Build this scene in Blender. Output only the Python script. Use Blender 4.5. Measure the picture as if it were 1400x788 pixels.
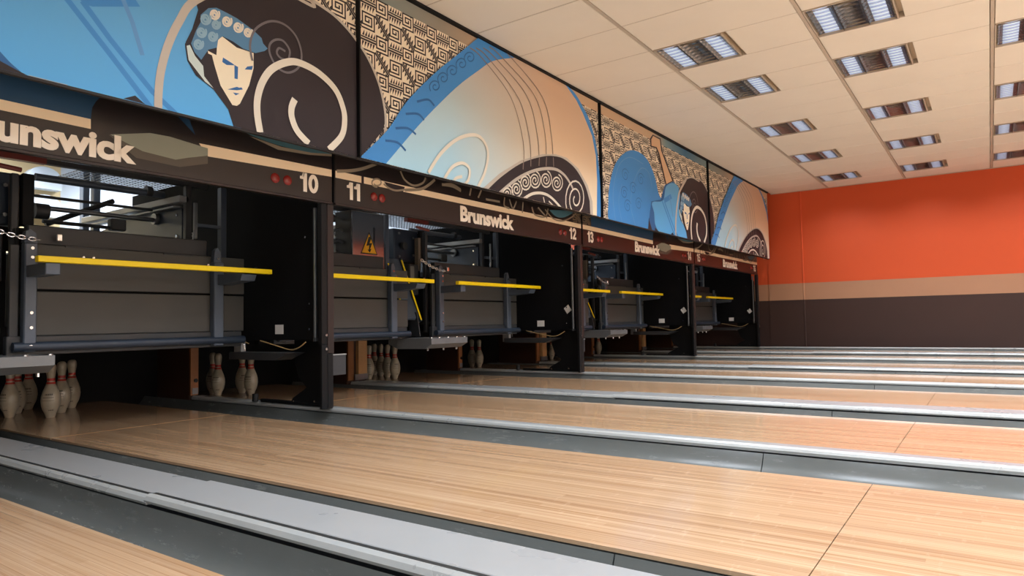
import bpy, bmesh, math, random
from mathutils import Vector, Matrix
random.seed(7)
for o in list(bpy.data.objects): bpy.data.objects.remove(o)
scene = bpy.context.scene
COL = scene.collection

# ------------------------------------------------------------------ camera
FPX, YAW, PIT, ROL = 926.86, .9573, .0507, -.0187
CAM = Vector((-2.9742, -3.5287, .5802))
Fv = Vector((math.sin(YAW)*math.cos(PIT), math.cos(YAW)*math.cos(PIT), math.sin(PIT)))
R0 = Vector((math.cos(YAW), -math.sin(YAW), 0)); U0 = R0.cross(Fv)
Rv = R0*math.cos(ROL) + U0*math.sin(ROL); Uv = U0*math.cos(ROL) - R0*math.sin(ROL)
cd = bpy.data.cameras.new('camera'); cam = bpy.data.objects.new('camera', cd); COL.objects.link(cam)
cd.sensor_fit = 'HORIZONTAL'; cd.sensor_width = 36; cd.lens = 36*FPX/1400; cd.clip_start = .05; cd.clip_end = 200
m3 = Matrix((Rv, Uv, -Fv)).transposed()
cam.matrix_world = Matrix.Translation(CAM) @ m3.to_4x4()
scene.camera = cam

def ray(u, v): return Fv*FPX + Rv*(u-700) - Uv*(v-394)
def on(u, v, ax, val):
    d = ray(u, v); return CAM + d*((val-CAM[ax])/d[ax])
def WY(u, v, Y): p = on(u, v, 1, Y); return (p.x, p.z)

# ------------------------------------------------------------------ light
w = bpy.data.worlds.new('world'); scene.world = w; w.use_nodes = True
w.node_tree.nodes['Background'].inputs[0].default_value = (.9, .92, 1, 1)
w.node_tree.nodes['Background'].inputs[1].default_value = .02
vs = scene.view_settings
vs.view_transform = 'Standard'; vs.look = 'None'; vs.gamma = 1; vs.use_curve_mapping = False
vs.exposure = 0.08
LAMP_W = 8.0          # one recessed ceiling fixture
TUBE_E = .42           # brightness of the tubes, widened to stand for reflector sheen too
BACK_W = 80.0          # strip lights of the machine room
HALL_W = 215.0          # fixtures over the far end of the lanes

P = 1.6777             # lane pitch
ZC = 2.907             # ceiling
RZ = .042              # top of the dividers
WX = 10.30             # orange wall
MUY = -.227            # mural plane
MUB = 1.667
MKB, MKT = 1.395, 1.93 # mask panel

# ------------------------------------------------------------------ helpers
def lin(c):
    c = c/255
    return c/12.92 if c <= .04045 else ((c+.055)/1.055)**2.4
def rgb(*c): return (lin(c[0]), lin(c[1]), lin(c[2]), 1)

class NT:
    def __init__(s, name):
        s.m = bpy.data.materials.new(name); s.m.use_nodes = True; s.t = s.m.node_tree; s.n = s.t.nodes
        s.b = s.n['Principled BSDF']
    def node(s, typ, **kw):
        n = s.n.new(typ)
        for k, v in kw.items(): setattr(n, k, v)
        return n
    def link(s, a, b): s.t.links.new(a, b)
    def math(s, op, a, b=None, c=None):
        n = s.node('ShaderNodeMath', operation=op)
        for i, x in enumerate((a, b, c)):
            if x is None: continue
            if isinstance(x, (int, float)): n.inputs[i].default_value = x
            else: s.link(x, n.inputs[i])
        return n.outputs[0]
    def mix(s, fac, a, b, typ='MIX'):
        n = s.node('ShaderNodeMix', data_type='RGBA', blend_type=typ)
        for i, x in ((0, fac), (6, a), (7, b)):
            if isinstance(x, (int, float, tuple)): n.inputs[i].default_value = x
            else: s.link(x, n.inputs[i])
        return n.outputs[2]
    def coord(s, which='Object'):
        return s.node('ShaderNodeTexCoord').outputs[which]
    def pos(s): return s.node('ShaderNodeNewGeometry').outputs['Position']
    def sep(s, v):
        n = s.node('ShaderNodeSeparateXYZ'); s.link(v, n.inputs[0]); return n.outputs
    def scale(s, v, sc):
        n = s.node('ShaderNodeMapping'); n.inputs['Scale'].default_value = sc; s.link(v, n.inputs[0]); return n.outputs[0]
    def noise(s, v, sc, det=3, rough=.5):
        n = s.node('ShaderNodeTexNoise'); n.inputs['Scale'].default_value = sc; n.inputs['Detail'].default_value = det
        n.inputs['Roughness'].default_value = rough; s.link(v, n.inputs['Vector']); return n.outputs[0]
    def ramp(s, f, stops, interp='LINEAR'):
        n = s.node('ShaderNodeValToRGB'); n.color_ramp.interpolation = interp
        e = n.color_ramp.elements
        while len(e) < len(stops): e.new(.5)
        for i, (p, c) in enumerate(stops): e[i].position = p; e[i].color = c
        s.link(f, n.inputs[0]); return n.outputs[0]
    def bump(s, h, strength, dist=.01):
        n = s.node('ShaderNodeBump'); n.inputs['Strength'].default_value = strength; n.inputs['Distance'].default_value = dist
        s.link(h, n.inputs['Height']); s.link(n.outputs[0], s.b.inputs['Normal'])

def pm(name, c, rough=.5, metal=0.0, var=.12, nscale=6.0, spec=.5, bump=0.0, coat=0.0):
    t = NT(name); b = t.b
    col = rgb(*c); p = t.coord()
    n = t.noise(p, nscale, 4, .6)
    dark = tuple(x*(1-var) for x in col[:3])+(1,); lite = tuple(min(1, x*(1+var)) for x in col[:3])+(1,)
    t.link(t.ramp(n, [(.3, dark), (.7, lite)]), b.inputs['Base Color'])
    t.link(t.math('MULTIPLY_ADD', n, .2*rough, rough*.9), b.inputs['Roughness'])
    b.inputs['Metallic'].default_value = metal; b.inputs['Specular IOR Level'].default_value = spec
    if coat: b.inputs['Coat Weight'].default_value = coat; b.inputs['Coat Roughness'].default_value = .1
    if bump: t.bump(t.noise(p, nscale*20, 2), bump, .002)
    return t.m

M = {}
M['black'] = pm('black_sheet_metal', (14, 14, 16), .55, .0, .15, 3, .25)
M['panelblack'] = pm('matt_black_panel', (15, 15, 17), .85, 0, .15, 3, .15)
M['charcoal'] = pm('charcoal_paint', (50, 52, 55), .5, 0, .12, 4)
M['board'] = pm('grey_board', (68, 68, 66), .55, 0, .06, 3)
M['bluegrey'] = pm('blue_grey_paint', (80, 90, 104), .42, .2, .12, 5)
M['plateblue'] = pm('side_plate_blue', (44, 55, 70), .4, .2, .1, 4)
M['steel'] = pm('steel', (120, 124, 128), .35, .8, .12, 8)
M['lightgrey'] = pm('light_grey_metal', (150, 152, 154), .4, .3, .08, 5)
M['yellow'] = pm('yellow_paint', (255, 222, 10), .4, 0, .04, 5)
M['chrome'] = pm('bright_zinc', (215, 218, 222), .18, 1, .05, 20)
M['brownpost'] = pm('dark_brown_post', (34, 21, 19), .45, 0, .1, 4)
M['maskdark'] = pm('mask_dark_laminate', (34, 29, 30), .32, 0, .06, 2)
M['soffit'] = pm('dark_soffit', (28, 26, 28), .6, 0, .1, 2)
M['rubber'] = pm('black_rubber', (14, 14, 15), .6, 0, .1, 8)
M['pit'] = pm('pit_black', (9, 9, 10), .8, 0, .2, 3)
M['paper'] = pm('white_paper', (228, 228, 226), .7, 0, .02, 6)
M['red'] = pm('red_lamp_lens', (134, 36, 32), .25, 0, .15, 30)
M['redpaint'] = pm('red_brown_paint', (120, 50, 42), .45, 0, .1, 10)
M['deckgrey'] = pm('divider_cap_grey', (152, 153, 153), .28, 0, .05, 3, .5, 0, .3)
M['nosing'] = pm('divider_nosing', (172, 174, 172), .28, .2, .05, 6)
M['groove'] = pm('dark_groove', (30, 31, 30), .5, 0, .1, 9)
def guttermat():
    t = NT('gutter_grey'); p = t.pos(); n = t.noise(p, 2.5, 4, .6)
    c = t.mix(n, rgb(84, 87, 85), rgb(98, 101, 99))
    sc = t.noise(t.scale(p, (16, 3.2, 16)), 1.5, 7, .8); sf = t.ramp(sc, [(.52, (0, 0, 0, 1)), (.80, (1, 1, 1, 1))])
    c = t.mix(t.math('MULTIPLY', sf, .13), c, rgb(150, 153, 151))
    t.link(c, t.b.inputs['Base Color']); t.link(t.math('MULTIPLY_ADD', sf, .25, .2), t.b.inputs['Roughness'])
    return t.m
M['gutter'] = guttermat()
M['lanecore'] = pm('lane_edge_core', (74, 74, 70), .5, 0, .2, 12)
M['tile'] = pm('ceiling_tile_fibre', (240, 234, 221), .9, 0, .02, 2, .3, .05)
M['gridbar'] = pm('ceiling_grid_bar', (196, 184, 168), .6, 0, .03, 3)
M['pinwhite'] = pm('pin_plastic', (172, 161, 141), .3, 0, .12, 14)
M['pinred'] = pm('pin_red_band', (176, 44, 38), .35, 0, .1, 14)
M['pindark'] = pm('pin_scuff', (60, 52, 46), .5, 0, .2, 30)
M['kick'] = pm('kickback_brown', (64, 38, 25), .5, 0, .15, 5)
M['kicklight'] = pm('kickback_light_wood', (192, 146, 96), .5, 0, .12, 7)
M['cable'] = pm('tan_cable', (196, 164, 112), .45, 0, .08, 20)
M['louvre'] = pm('louvre_aluminium', (205, 208, 212), .16, 1, .04, 15)
M['traywhite'] = pm('fixture_white', (208, 190, 165), .5, 0, .03, 4)
M['cream'] = pm('machine_room_cream', (224, 196, 148), .7, 0, .04, 2)
M['whitewall'] = pm('machine_room_white', (214, 220, 226), .7, 0, .04, 2)
M['floor'] = pm('concrete_floor', (96, 96, 94), .7, 0, .15, 3)
M['approach'] = pm('approach_floor', (160, 150, 138), .5, 0, .08, 3)
M['mesh'] = pm('wire_mesh_steel', (62, 64, 66), .4, .6, .08, 9)
M['beige_wall'] = pm('hall_wall_beige', (205, 188, 168), .8, 0, .04, 2)

def emis(name, c, e):
    t = NT(name); t.b.inputs['Base Color'].default_value = rgb(*c)
    t.b.inputs['Emission Color'].default_value = rgb(*c); t.b.inputs['Emission Strength'].default_value = e
    n = t.noise(t.coord(), 3, 1); t.link(t.math('MULTIPLY_ADD', n, .1, .4), t.b.inputs['Roughness'])
    return t.m
M['tube'] = emis('tube_and_sheen_glow', (205, 225, 255), TUBE_E)
M['backtube'] = emis('machine_room_tube', (225, 238, 255), 4)

def wood():
    t = NT('lane_wood'); p = t.pos(); x, y, z = t.sep(p)
    bw = .0268
    idx = t.math('FLOOR', t.math('DIVIDE', x, bw))
    fr = t.math('FRACT', t.math('DIVIDE', x, bw))
    wn = t.node('ShaderNodeTexWhiteNoise', noise_dimensions='1D'); t.link(idx, wn.inputs['W'])
    # staggered strips along each board
    yo = t.math('MULTIPLY_ADD', wn.outputs[0], 5.0, t.math('DIVIDE', y, 1.6))
    seg = t.math('FLOOR', yo)
    cb = t.node('ShaderNodeCombineXYZ'); t.link(idx, cb.inputs[0]); t.link(seg, cb.inputs[1])
    wn2 = t.node('ShaderNodeTexWhiteNoise', noise_dimensions='3D'); t.link(cb.outputs[0], wn2.inputs['Vector'])
    base = t.ramp(wn2.outputs[0], [(0, rgb(150, 114, 82)), (.35, rgb(170, 136, 102)), (.7, rgb(184, 151, 117)), (1, rgb(163, 127, 92))])
    gv = t.scale(p, (80, .7, 1)); g = t.noise(gv, 1, 4, .65)
    c = t.mix(.32, base, t.ramp(g, [(.35, rgb(158, 114, 80)), (.62, rgb(220, 190, 156))]))
    fv = t.scale(p, (9, 26, 1)); fn = t.noise(fv, 1, 3, .7)          # short cross flecks of the print
    fl = t.ramp(fn, [(.60, (0, 0, 0, 1)), (.70, (1, 1, 1, 1))])
    c = t.mix(t.math('MULTIPLY', fl, .16), c, rgb(226, 200, 170))
    line = t.math('LESS_THAN', t.math('ABSOLUTE', t.math('SUBTRACT', fr, .5)), .47)
    c = t.mix(t.math('MULTIPLY', t.math('SUBTRACT', 1, line), .55), c, rgb(140, 100, 68))
    t.link(c, t.b.inputs['Base Color'])
    sm = t.noise(p, 1.7, 3, .6)
    t.link(t.math('MULTIPLY_ADD', sm, .12, .18), t.b.inputs['Roughness'])
    t.b.inputs['Coat Weight'].default_value = .5; t.b.inputs['Coat Roughness'].default_value = .075
    return t.m
M['wood'] = wood()

def wallmat():
    t = NT('banded_wall_paint'); p = t.pos(); x, y, z = t.sep(p)
    n = t.noise(p, 1.5, 4, .6)
    o = t.mix(t.math('MULTIPLY', n, .25), rgb(214, 84, 36), rgb(196, 70, 28))
    tan = t.mix(n, rgb(182, 136, 104), rgb(172, 126, 96))
    br = t.mix(n, rgb(61, 38, 31), rgb(54, 34, 28))
    c = t.mix(t.math('GREATER_THAN', z, .897), br, tan)
    c = t.mix(t.math('GREATER_THAN', z, 1.2025), c, o)
    t.link(c, t.b.inputs['Base Color']); t.b.inputs['Roughness'].default_value = .62
    t.bump(t.noise(p, 60, 2), .08, .002)
    return t.m
M['wall'] = wallmat()

class MB:
    """collects shapes; build() links them as one mesh object"""
    def __init__(s): s.v = []; s.f = []; s.mi = []
    def add(s, vs, fs, mi=0):
        o = len(s.v); s.v += [tuple(v) for v in vs]; s.f += [tuple(i+o for i in f) for f in fs]; s.mi += [mi]*len(fs); return s
    def box(s, a, b, mi=0, bev=0.0):
        x0, x1 = sorted((a[0], b[0])); y0, y1 = sorted((a[1], b[1])); z0, z1 = sorted((a[2], b[2]))
        if bev > 0:
            bm = bmesh.new(); bmesh.ops.create_cube(bm, size=1)
            for v in bm.verts: v.co = Vector(((x0+x1)/2+v.co.x*(x1-x0), (y0+y1)/2+v.co.y*(y1-y0), (z0+z1)/2+v.co.z*(z1-z0)))
            bmesh.ops.bevel(bm, geom=bm.edges[:], offset=min(bev, .45*min(x1-x0, y1-y0, z1-z0)), segments=1, affect='EDGES')
            bm.verts.index_update()
            s.add([v.co[:] for v in bm.verts], [[v.index for v in f.verts] for f in bm.faces], mi); bm.free(); return s
        v = [(x, y, z) for x in (x0, x1) for y in (y0, y1) for z in (z0, z1)]
        return s.add(v, [(0, 1, 3, 2), (4, 6, 7, 5), (0, 4, 5, 1), (2, 3, 7, 6), (0, 2, 6, 4), (1, 5, 7, 3)], mi)
    def tube(s, pts, r, n=10, mi=0, cap=True):
        pts = [Vector(p) for p in pts]; rings = []; up = None
        for i, p in enumerate(pts):
            d = (pts[min(i+1, len(pts)-1)]-pts[max(i-1, 0)]).normalized()
            a = up if up is not None else (Vector((0, 0, 1)) if abs(d.z) < .9 else Vector((1, 0, 0)))
            a = (a-d*a.dot(d)).normalized(); up = a; b = d.cross(a)
            rr = r[i] if isinstance(r, (list, tuple)) else r
            rings.append([p+(a*math.cos(2*math.pi*k/n)+b*math.sin(2*math.pi*k/n))*rr for k in range(n)])
        v = [q for g in rings for q in g]; f = []
        for i in range(len(rings)-1):
            for k in range(n): f.append((i*n+k, i*n+(k+1) % n, (i+1)*n+(k+1) % n, (i+1)*n+k))
        if cap: f.append(tuple(range(n))[::-1]); f.append(tuple((len(rings)-1)*n+k for k in range(n)))
        return s.add(v, f, mi)
    def bar(s, a, b, wd, th, mi=0, side=(0, 0, 1)):
        """rectangular bar from a to b; wd along side, th across"""
        a = Vector(a); b = Vector(b); d = (b-a).normalized(); u = Vector(side); u = (u-d*u.dot(d)).normalized(); n = d.cross(u)
        v = [e+u*su*wd/2+n*sn*th/2 for e in (a, b) for su, sn in ((-1, -1), (1, -1), (1, 1), (-1, 1))]
        return s.add(v, [(0, 3, 2, 1), (4, 5, 6, 7), (0, 1, 5, 4), (1, 2, 6, 5), (2, 3, 7, 6), (3, 0, 4, 7)], mi)
    def lathe(s, prof, c=(0, 0, 0), n=20, mi=None):
        v = []; f = []; m = []
        for r, z in prof:
            v += [(c[0]+r*math.cos(2*math.pi*k/n), c[1]+r*math.sin(2*math.pi*k/n), c[2]+z) for k in range(n)]
        for i in range(len(prof)-1):
            for k in range(n): f.append((i*n+k, i*n+(k+1) % n, (i+1)*n+(k+1) % n, (i+1)*n+k)); m.append(mi[i] if mi else 0)
        f.append(tuple(range(n))[::-1]); m.append(0); f.append(tuple((len(prof)-1)*n+k for k in range(n))); m.append(0)
        o = len(s.v); s.v += v; s.f += [tuple(i+o for i in q) for q in f]; s.mi += m; return s
    def prism(s, poly, ax, a, b, mi=0):
        """extrude a 2-D polygon along axis ax from a to b; poly in the two other axes (in xyz order)"""
        n = len(poly); v = []
        for t in (a, b):
            for p, q in poly:
                c = [p, q]; c.insert(ax, t); v.append(c)
        f = [tuple(range(n)), tuple(range(2*n-1, n-1, -1))]+[(i, i+n, (i+1) % n+n, (i+1) % n) for i in range(n)]
        return s.add(v, f, mi)
    def build(s, name, mats, parent=None, off=(0, 0, 0), smooth=False):
        me = bpy.data.meshes.new(name)
        me.from_pydata([(v[0]-off[0], v[1]-off[1], v[2]-off[2]) for v in s.v], [], s.f)
        if not isinstance(mats, (list, tuple)): mats = [mats]
        for m in mats: me.materials.append(M[m] if isinstance(m, str) else m)
        if len(mats) > 1: me.polygons.foreach_set('material_index', s.mi)
        bm = bmesh.new(); bm.from_mesh(me); bmesh.ops.recalc_face_normals(bm, faces=bm.faces); bm.to_mesh(me); bm.free()
        if smooth:
            me.polygons.foreach_set('use_smooth', [True]*len(me.polygons))
            if hasattr(me, 'set_sharp_from_angle'): me.set_sharp_from_angle(angle=math.radians(38))
        o = bpy.data.objects.new(name, me); COL.objects.link(o)
        if parent is not None: o.parent = parent
        else: o.location = off
        return o

def tag(o, label=None, cat=None, group=None, kind=None):
    if label: o['label'] = label
    if cat: o['category'] = cat
    if group: o['group'] = group
    if kind: o['kind'] = kind
    return o
def thing(name, loc, label, cat, group=None):
    o = bpy.data.objects.new(name, None); COL.objects.link(o); o.location = loc; o.empty_display_size = .1
    return tag(o, label, cat, group)
def copy_tree(o, parent=None):
    c = o.copy(); COL.objects.link(c)
    if parent is not None: c.parent = parent
    for ch in [x for x in o.children]: copy_tree(ch, c)
    return c
def one(name, a, b, mat, parent, off, bev=0): return MB().box(a, b, 0, bev).build(name, mat, parent, off)

# ================================================================== STRUCTURE
tag(MB().box((-14, -17, -.40), (WX+.3, 6.2, -.30)).build('floor', 'floor'), 'grey concrete floor below the lanes', kind='structure')
wr = tag(MB().box((WX, -17, -.30), (WX+.2, 6.2, 3.3)).build('wall_right', 'wall'), 'orange end wall with tan stripe and dark brown lower band', kind='structure')
MB().tube([(WX-.004, -.742, -.3), (WX-.004, -.742, ZC)], .016, 10).build('shadow_line_bead', 'wall', wr, smooth=True)  # half-round bead added to draw the shadow line of a shallow edge
MB().box((WX-.012, MUY+.1, -.3), (WX+.01, -.742, ZC)).build('wall_panel', 'wall', wr)
tag(MB().box((-14.2, -17, -.3), (-14, 6.2, 3.3)).build('wall_left', 'beige_wall'), kind='structure')
tag(MB().box((-14.2, -17.2, -.3), (WX+.2, -17, 3.3)).build('wall_front', 'beige_wall'), kind='structure')
wb = tag(MB().box((-14.2, 4.6, -.3), (WX+.2, 4.8, 3.3)).build('wall_back', 'whitewall'), kind='structure')
MB().box((-14.2, 2.74, -.3), (WX, 2.80, .62)).build('pit_curtain', 'pit', wb)
MB().box((-2.2, 1.08, .575), (WX, 2.80, .598)).build('pit_light_block', 'pit', wb)  # unseen lid added to keep machine-room light out of the pit
MB().box((-1.9, 4.56, 0), (.14, 4.6, 3.0)).build('cream_panel', 'cream', wb)

ceil = tag(MB().box((-14.2, -17.2, ZC+.05), (WX+.2, 6.2, ZC+.2)).build('ceiling', 'traywhite'), 'suspended ceiling of beige mineral tiles in a grid', kind='structure')
TX0, TQ = 1.2572, .6
TY = [-1.223, -2.4386, -3.6446, -4.85, -6.05, -7.25]
LCOL = {-7, -4, -1, 2, 4, 7, 10, 13}
def tile_mesh(dx, dy):
    me = MB().box((-dx/2, -dy/2, 0), (dx/2, dy/2, .016), 0, .003).build('ceiling_tile', 'tile')
    d = me.data; bpy.data.objects.remove(me); return d
tm_cache = {}
def put_tile(x0, x1, y0, y1):
    g = .011
    dx, dy = round(x1-x0-g, 4), round(y1-y0-g, 4)
    if (dx, dy) not in tm_cache: tm_cache[(dx, dy)] = tile_mesh(dx, dy)
    o = bpy.data.objects.new('ceiling_tile', tm_cache[(dx, dy)]); COL.objects.link(o); o.parent = ceil
    o.location = ((x0+x1)/2, (y0+y1)/2, ZC+random.uniform(0, .0015))
rows = [(TY[0]+.012, MUY-.012)] + [(TY[i+1]+.012, TY[i]-.012) for i in range(5)]
lamps = []
for i in range(-9, 16):
    x0 = TX0+TQ*i; x1 = min(x0+TQ, WX-.004)
    if x0 > WX-.05: continue
    for r, (y0, y1) in enumerate(rows):
        if i in LCOL and r >= 1:
            lamps.append((x0, x1, y1, r, i)); put_tile(x0, x1, y0, y1-.63)
        else: put_tile(x0, x1, y0, y1)
for y in TY: MB().box((-14, y-.012, ZC-.003), (WX, y+.012, ZC+.05)).build('grid_bar', 'gridbar', ceil)
for i in range(-9, 16):
    x = TX0+TQ*i
    if x < WX: MB().box((x-.006, TY[-1], ZC+.004), (x+.006, MUY, ZC+.05)).build('grid_bar', 'gridbar', ceil)
MB().box((-14, -17, ZC+.002), (WX, TY[-1]-.012, ZC+.05)).build('ceiling_field', 'tile', ceil)
MB().box((-14, -17, ZC+.002), (TX0-9*TQ-.004, MUY, ZC+.05)).build('ceiling_field', 'tile', ceil)
MB().box((WX-.03, -17, ZC-.004), (WX, MUY, ZC+.004)).build('edge_trim', 'gridbar', ceil)

# ceiling fixtures -------------------------------------------------
def make_fixture():
    root = thing('ceiling_light', (0, 0, 0), '', 'ceiling light', 'louvred ceiling lights')
    L = .592
    h = MB(); h.box((-L/2, -L/2, .04), (L/2, L/2, .046))
    for s in (-1, 1):
        h.box((s*L/2, -L/2, .0), (s*(L/2-.006), L/2, .045)); h.box((-L/2, s*L/2, .0), (L/2, s*(L/2-.006), .045))
    h.build('housing', 'traywhite', root)
    fr = MB()
    for s in (-1, 1):
        fr.box((s*L/2, -L/2, -.004), (s*(L/2-.009), L/2, .003)); fr.box((-L/2, s*L/2, -.004), (L/2, s*(L/2-.009), .003))
    fr.build('frame', 'gridbar', root)
    wb_ = (L-.04)/3
    for k in range(3):
        y0 = -L/2+.02+k*wb_; y1 = y0+wb_
        # curved mirror trough of the bay
        pr = [(y0+.004+(wb_-.008)*q/8, .006+.030*(1-((q-4)/4)**2)) for q in range(9)]
        rf = MB()
        for q in range(8):
            rf.add([(-L/2+.02, pr[q][0], pr[q][1]), (L/2-.02, pr[q][0], pr[q][1]), (L/2-.02, pr[q+1][0], pr[q+1][1]), (-L/2+.02, pr[q+1][0], pr[q+1][1])], [(0, 1, 2, 3)])
        rf.build('reflector', 'louvre', root, smooth=True)
        if k != 1:
            tb = MB().tube([(-L/2+.03, (y0+y1)/2, .024), (L/2-.03, (y0+y1)/2, .024)], .012, 14)
            tb.v = [(v[0], (y0+y1)/2+(v[1]-(y0+y1)/2)*4.6, v[2]) for v in tb.v]  # stretched across the bay so the glow doubles as reflector sheen
            tb.build('tube', 'tube', root, smooth=True)
        if k: MB().box((-L/2+.02, y0-.002, -.002), (L/2-.02, y0+.002, .03)).build('divider', 'charcoal', root)
    for j in range(8):
        x = -L/2+.02+(L-.04)*(j+.5)/8
        MB().box((x-.0012, -L/2+.018, .0), (x+.0012, L/2-.018, .016)).build('blade', 'louvre', root)
    return root
fx = make_fixture(); first = True
lamp_data = bpy.data.lights.new('fixture_light', 'AREA'); lamp_data.shape = 'SQUARE'; lamp_data.size = .54
lamp_data.energy = LAMP_W; lamp_data.color = (.905, .985, 1.09); lamp_data.spread = math.radians(128)
rown = {1: 'row nearest the mural', 2: 'second row from the mural', 3: 'third row from the mural', 4: 'fourth row from the mural', 5: 'fifth row from the mural'}
ordn = {13: 'nearest', 10: 'second from', 7: 'third from', 4: 'fourth from', 2: 'fifth from', -1: 'sixth from', -4: 'seventh from', -7: 'eighth from'}
for (x0, x1, yt, r, i) in lamps:
    o = fx if first else copy_tree(fx); first = False
    o.location = ((x0+x1)/2, yt-.30, ZC)
    o['label'] = 'square louvred ceiling light, %s, %s the orange wall' % (rown[r], ordn[i])
    lo = bpy.data.objects.new('fixture_light', lamp_data); COL.objects.link(lo); lo.parent = o; lo.location = (0, 0, -.006)
hall = bpy.data.lights.new('hall_light', 'AREA'); hall.shape = 'RECTANGLE'; hall.size = 1.2; hall.size_y = .6
hall.energy = HALL_W; hall.color = (.905, .985, 1.09); hall.spread = math.radians(160)
hpm = emis('hall_fixture_diffuser', (255, 240, 220), 1.5)
for xx in (-10, -6.5, -3, .5, 3.6):
    for yy in (-8.4, -10.8, -13.2, -15.4):
        f = MB().box((xx-.6, yy-.3, ZC-.012), (xx+.6, yy+.3, ZC+.002)).build('ceiling_light_panel', hpm, ceil)
        lo = bpy.data.objects.new('hall_light', hall); COL.objects.link(lo); lo.location = (xx, yy, ZC-.02); lo.parent = f

NW = {8: 'eight', 9: 'nine', 10: 'ten', 11: 'eleven', 12: 'twelve', 13: 'thirteen', 14: 'fourteen', 15: 'fifteen', 16: 'sixteen'}
# ================================================================== LANES
YB, YE = 2.45, -15.5          # pin end, foul-line end
def ln_edges(n):
    k = (n-10)//2 if n % 2 == 0 else (n-11)//2
    b = 2*P*k
    return (b-1.39, b-.33) if n % 2 == 0 else (b+.25, b+1.31)
def ln_c(n): a, b = ln_edges(n); return (a+b)/2
seams = [YB, .66, -3.17, -7.3, -11.4, YE]
for n in range(8, 17):
    a, b = ln_edges(n); c = (a+b)/2
    lab = {9: 'pale wood bowling lane at the bottom left corner', 8: 'pale wood bowling lane behind the corner lane'}.get(n, 'pale wood bowling lane leading to the bay numbered %s' % NW[n])
    t = thing('bowling_lane', (c, -6, -.04), lab, 'bowling lane', 'bowling lanes')
    off = (c, -6, -.04)
    for i in range(len(seams)-1):
        MB().box((a, seams[i]-(.0035 if i == 1 else .0015), -.011), (b, seams[i+1]+(.0035 if i == 0 else .0015), 0), 0).build('lane_panel', 'wood', t, off)
    MB().box((a+.004, .657, -.004), (b-.004, .663, .0004)).build('seam_filler', 'kicklight', t, off)
    MB().box((a+.003, YB, -.30), (b-.003, YE, -.0115)).build('lane_base', 'lanecore', t, off)
    MB().box((a-.002, YB, -.045), (a+.003, YE, -.024)).build('edge_strip', 'groove', t, off)

def gutter(x0, x1, label, lane_right=False):
    t = thing('lane_gutter', ((x0+x1)/2, -6, -.09), label, 'gutter', 'lane gutters'); off = tuple(t.location)
    wd = x1-x0-.008; prof = []
    for q in range(17):
        f = q/16; e = abs(2*f-1)
        prof.append((x0+.004+wd*f, -.090+(.076 if f < .5 else .098)*e**3.2))
    if lane_right: prof = [(x0+x1-a, b) for a, b in prof[::-1]]
    prof = prof+[(q[0], q[1]-.012) for q in prof[::-1]]
    ys = [YB, -2.72, -6.9, -11.1, YE]
    for i in range(4):
        MB().prism(prof, 1, ys[i]-.002, ys[i+1]+.002).build('gutter_section', 'gutter', t, off, True)
    for y in (1.5, -.9, -2.72, -5, -6.9, -9, -11.1, -14):
        MB().box((x0+.03, y-.03, -.30), (x1-.03, y+.03, -.099)).build('gutter_support', 'charcoal', t, off)

def divider(x0, x1, label, wide, yb):
    """raised cap between two gutters"""
    t = thing('lane_divider', ((x0+x1)/2, -6, -.3), label, 'lane divider', 'dividers between the gutters'); off = tuple(t.location)
    MB().box((x0+.012, yb, -.30), (x1-.012, YE, RZ-.034)).build('divider_core', 'charcoal', t, off)
    ys = [yb, -1.26, -5.4, -9.6, YE] if wide else [yb, -5.4, -9.6, YE]
    for i in range(len(ys)-1):
        a, b = ys[i], ys[i+1]; dz = -.006 if (i == 0 and wide) else 0
        ov = .012 if (i and wide) else -.001
        z1 = RZ+dz; z0 = z1-.030
        if wide:
            MB().box((x0+.0362, a+ov, z0+.004), (x1, b+.001, z1), 0, .003).build('cap_plate', 'deckgrey', t, off)
            MB().box((x0+.020, a+ov, z0+.006), (x0+.036, b+.001, z1-.0015)).build('cap_groove', 'groove', t, off)
            pr = [(x0-.004, z0+.004), (x0+.0195, z0), (x0+.0195, z1-.001), (x0+.012, z1), (x0+.002, z1-.006), (x0-.006, z1-.018)]
            MB().prism(pr, 1, a+ov, b+.001).build('cap_nosing', 'nosing', t, off)
        else:
            MB().box((x0+.02, a+ov, z0), (x1, b+.001, z1-.002), 0, .003).build('cap_plate', 'deckgrey', t, off)
            pr = [(x0-.004, z0+.002), (x0+.02, z0), (x0+.02, z1), (x0+.010, z1), (x0+.0, z1-.006), (x0-.006, z1-.016)]
            MB().prism(pr, 1, a+ov, b+.001).build('cap_nosing', 'nosing', t, off)
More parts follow.
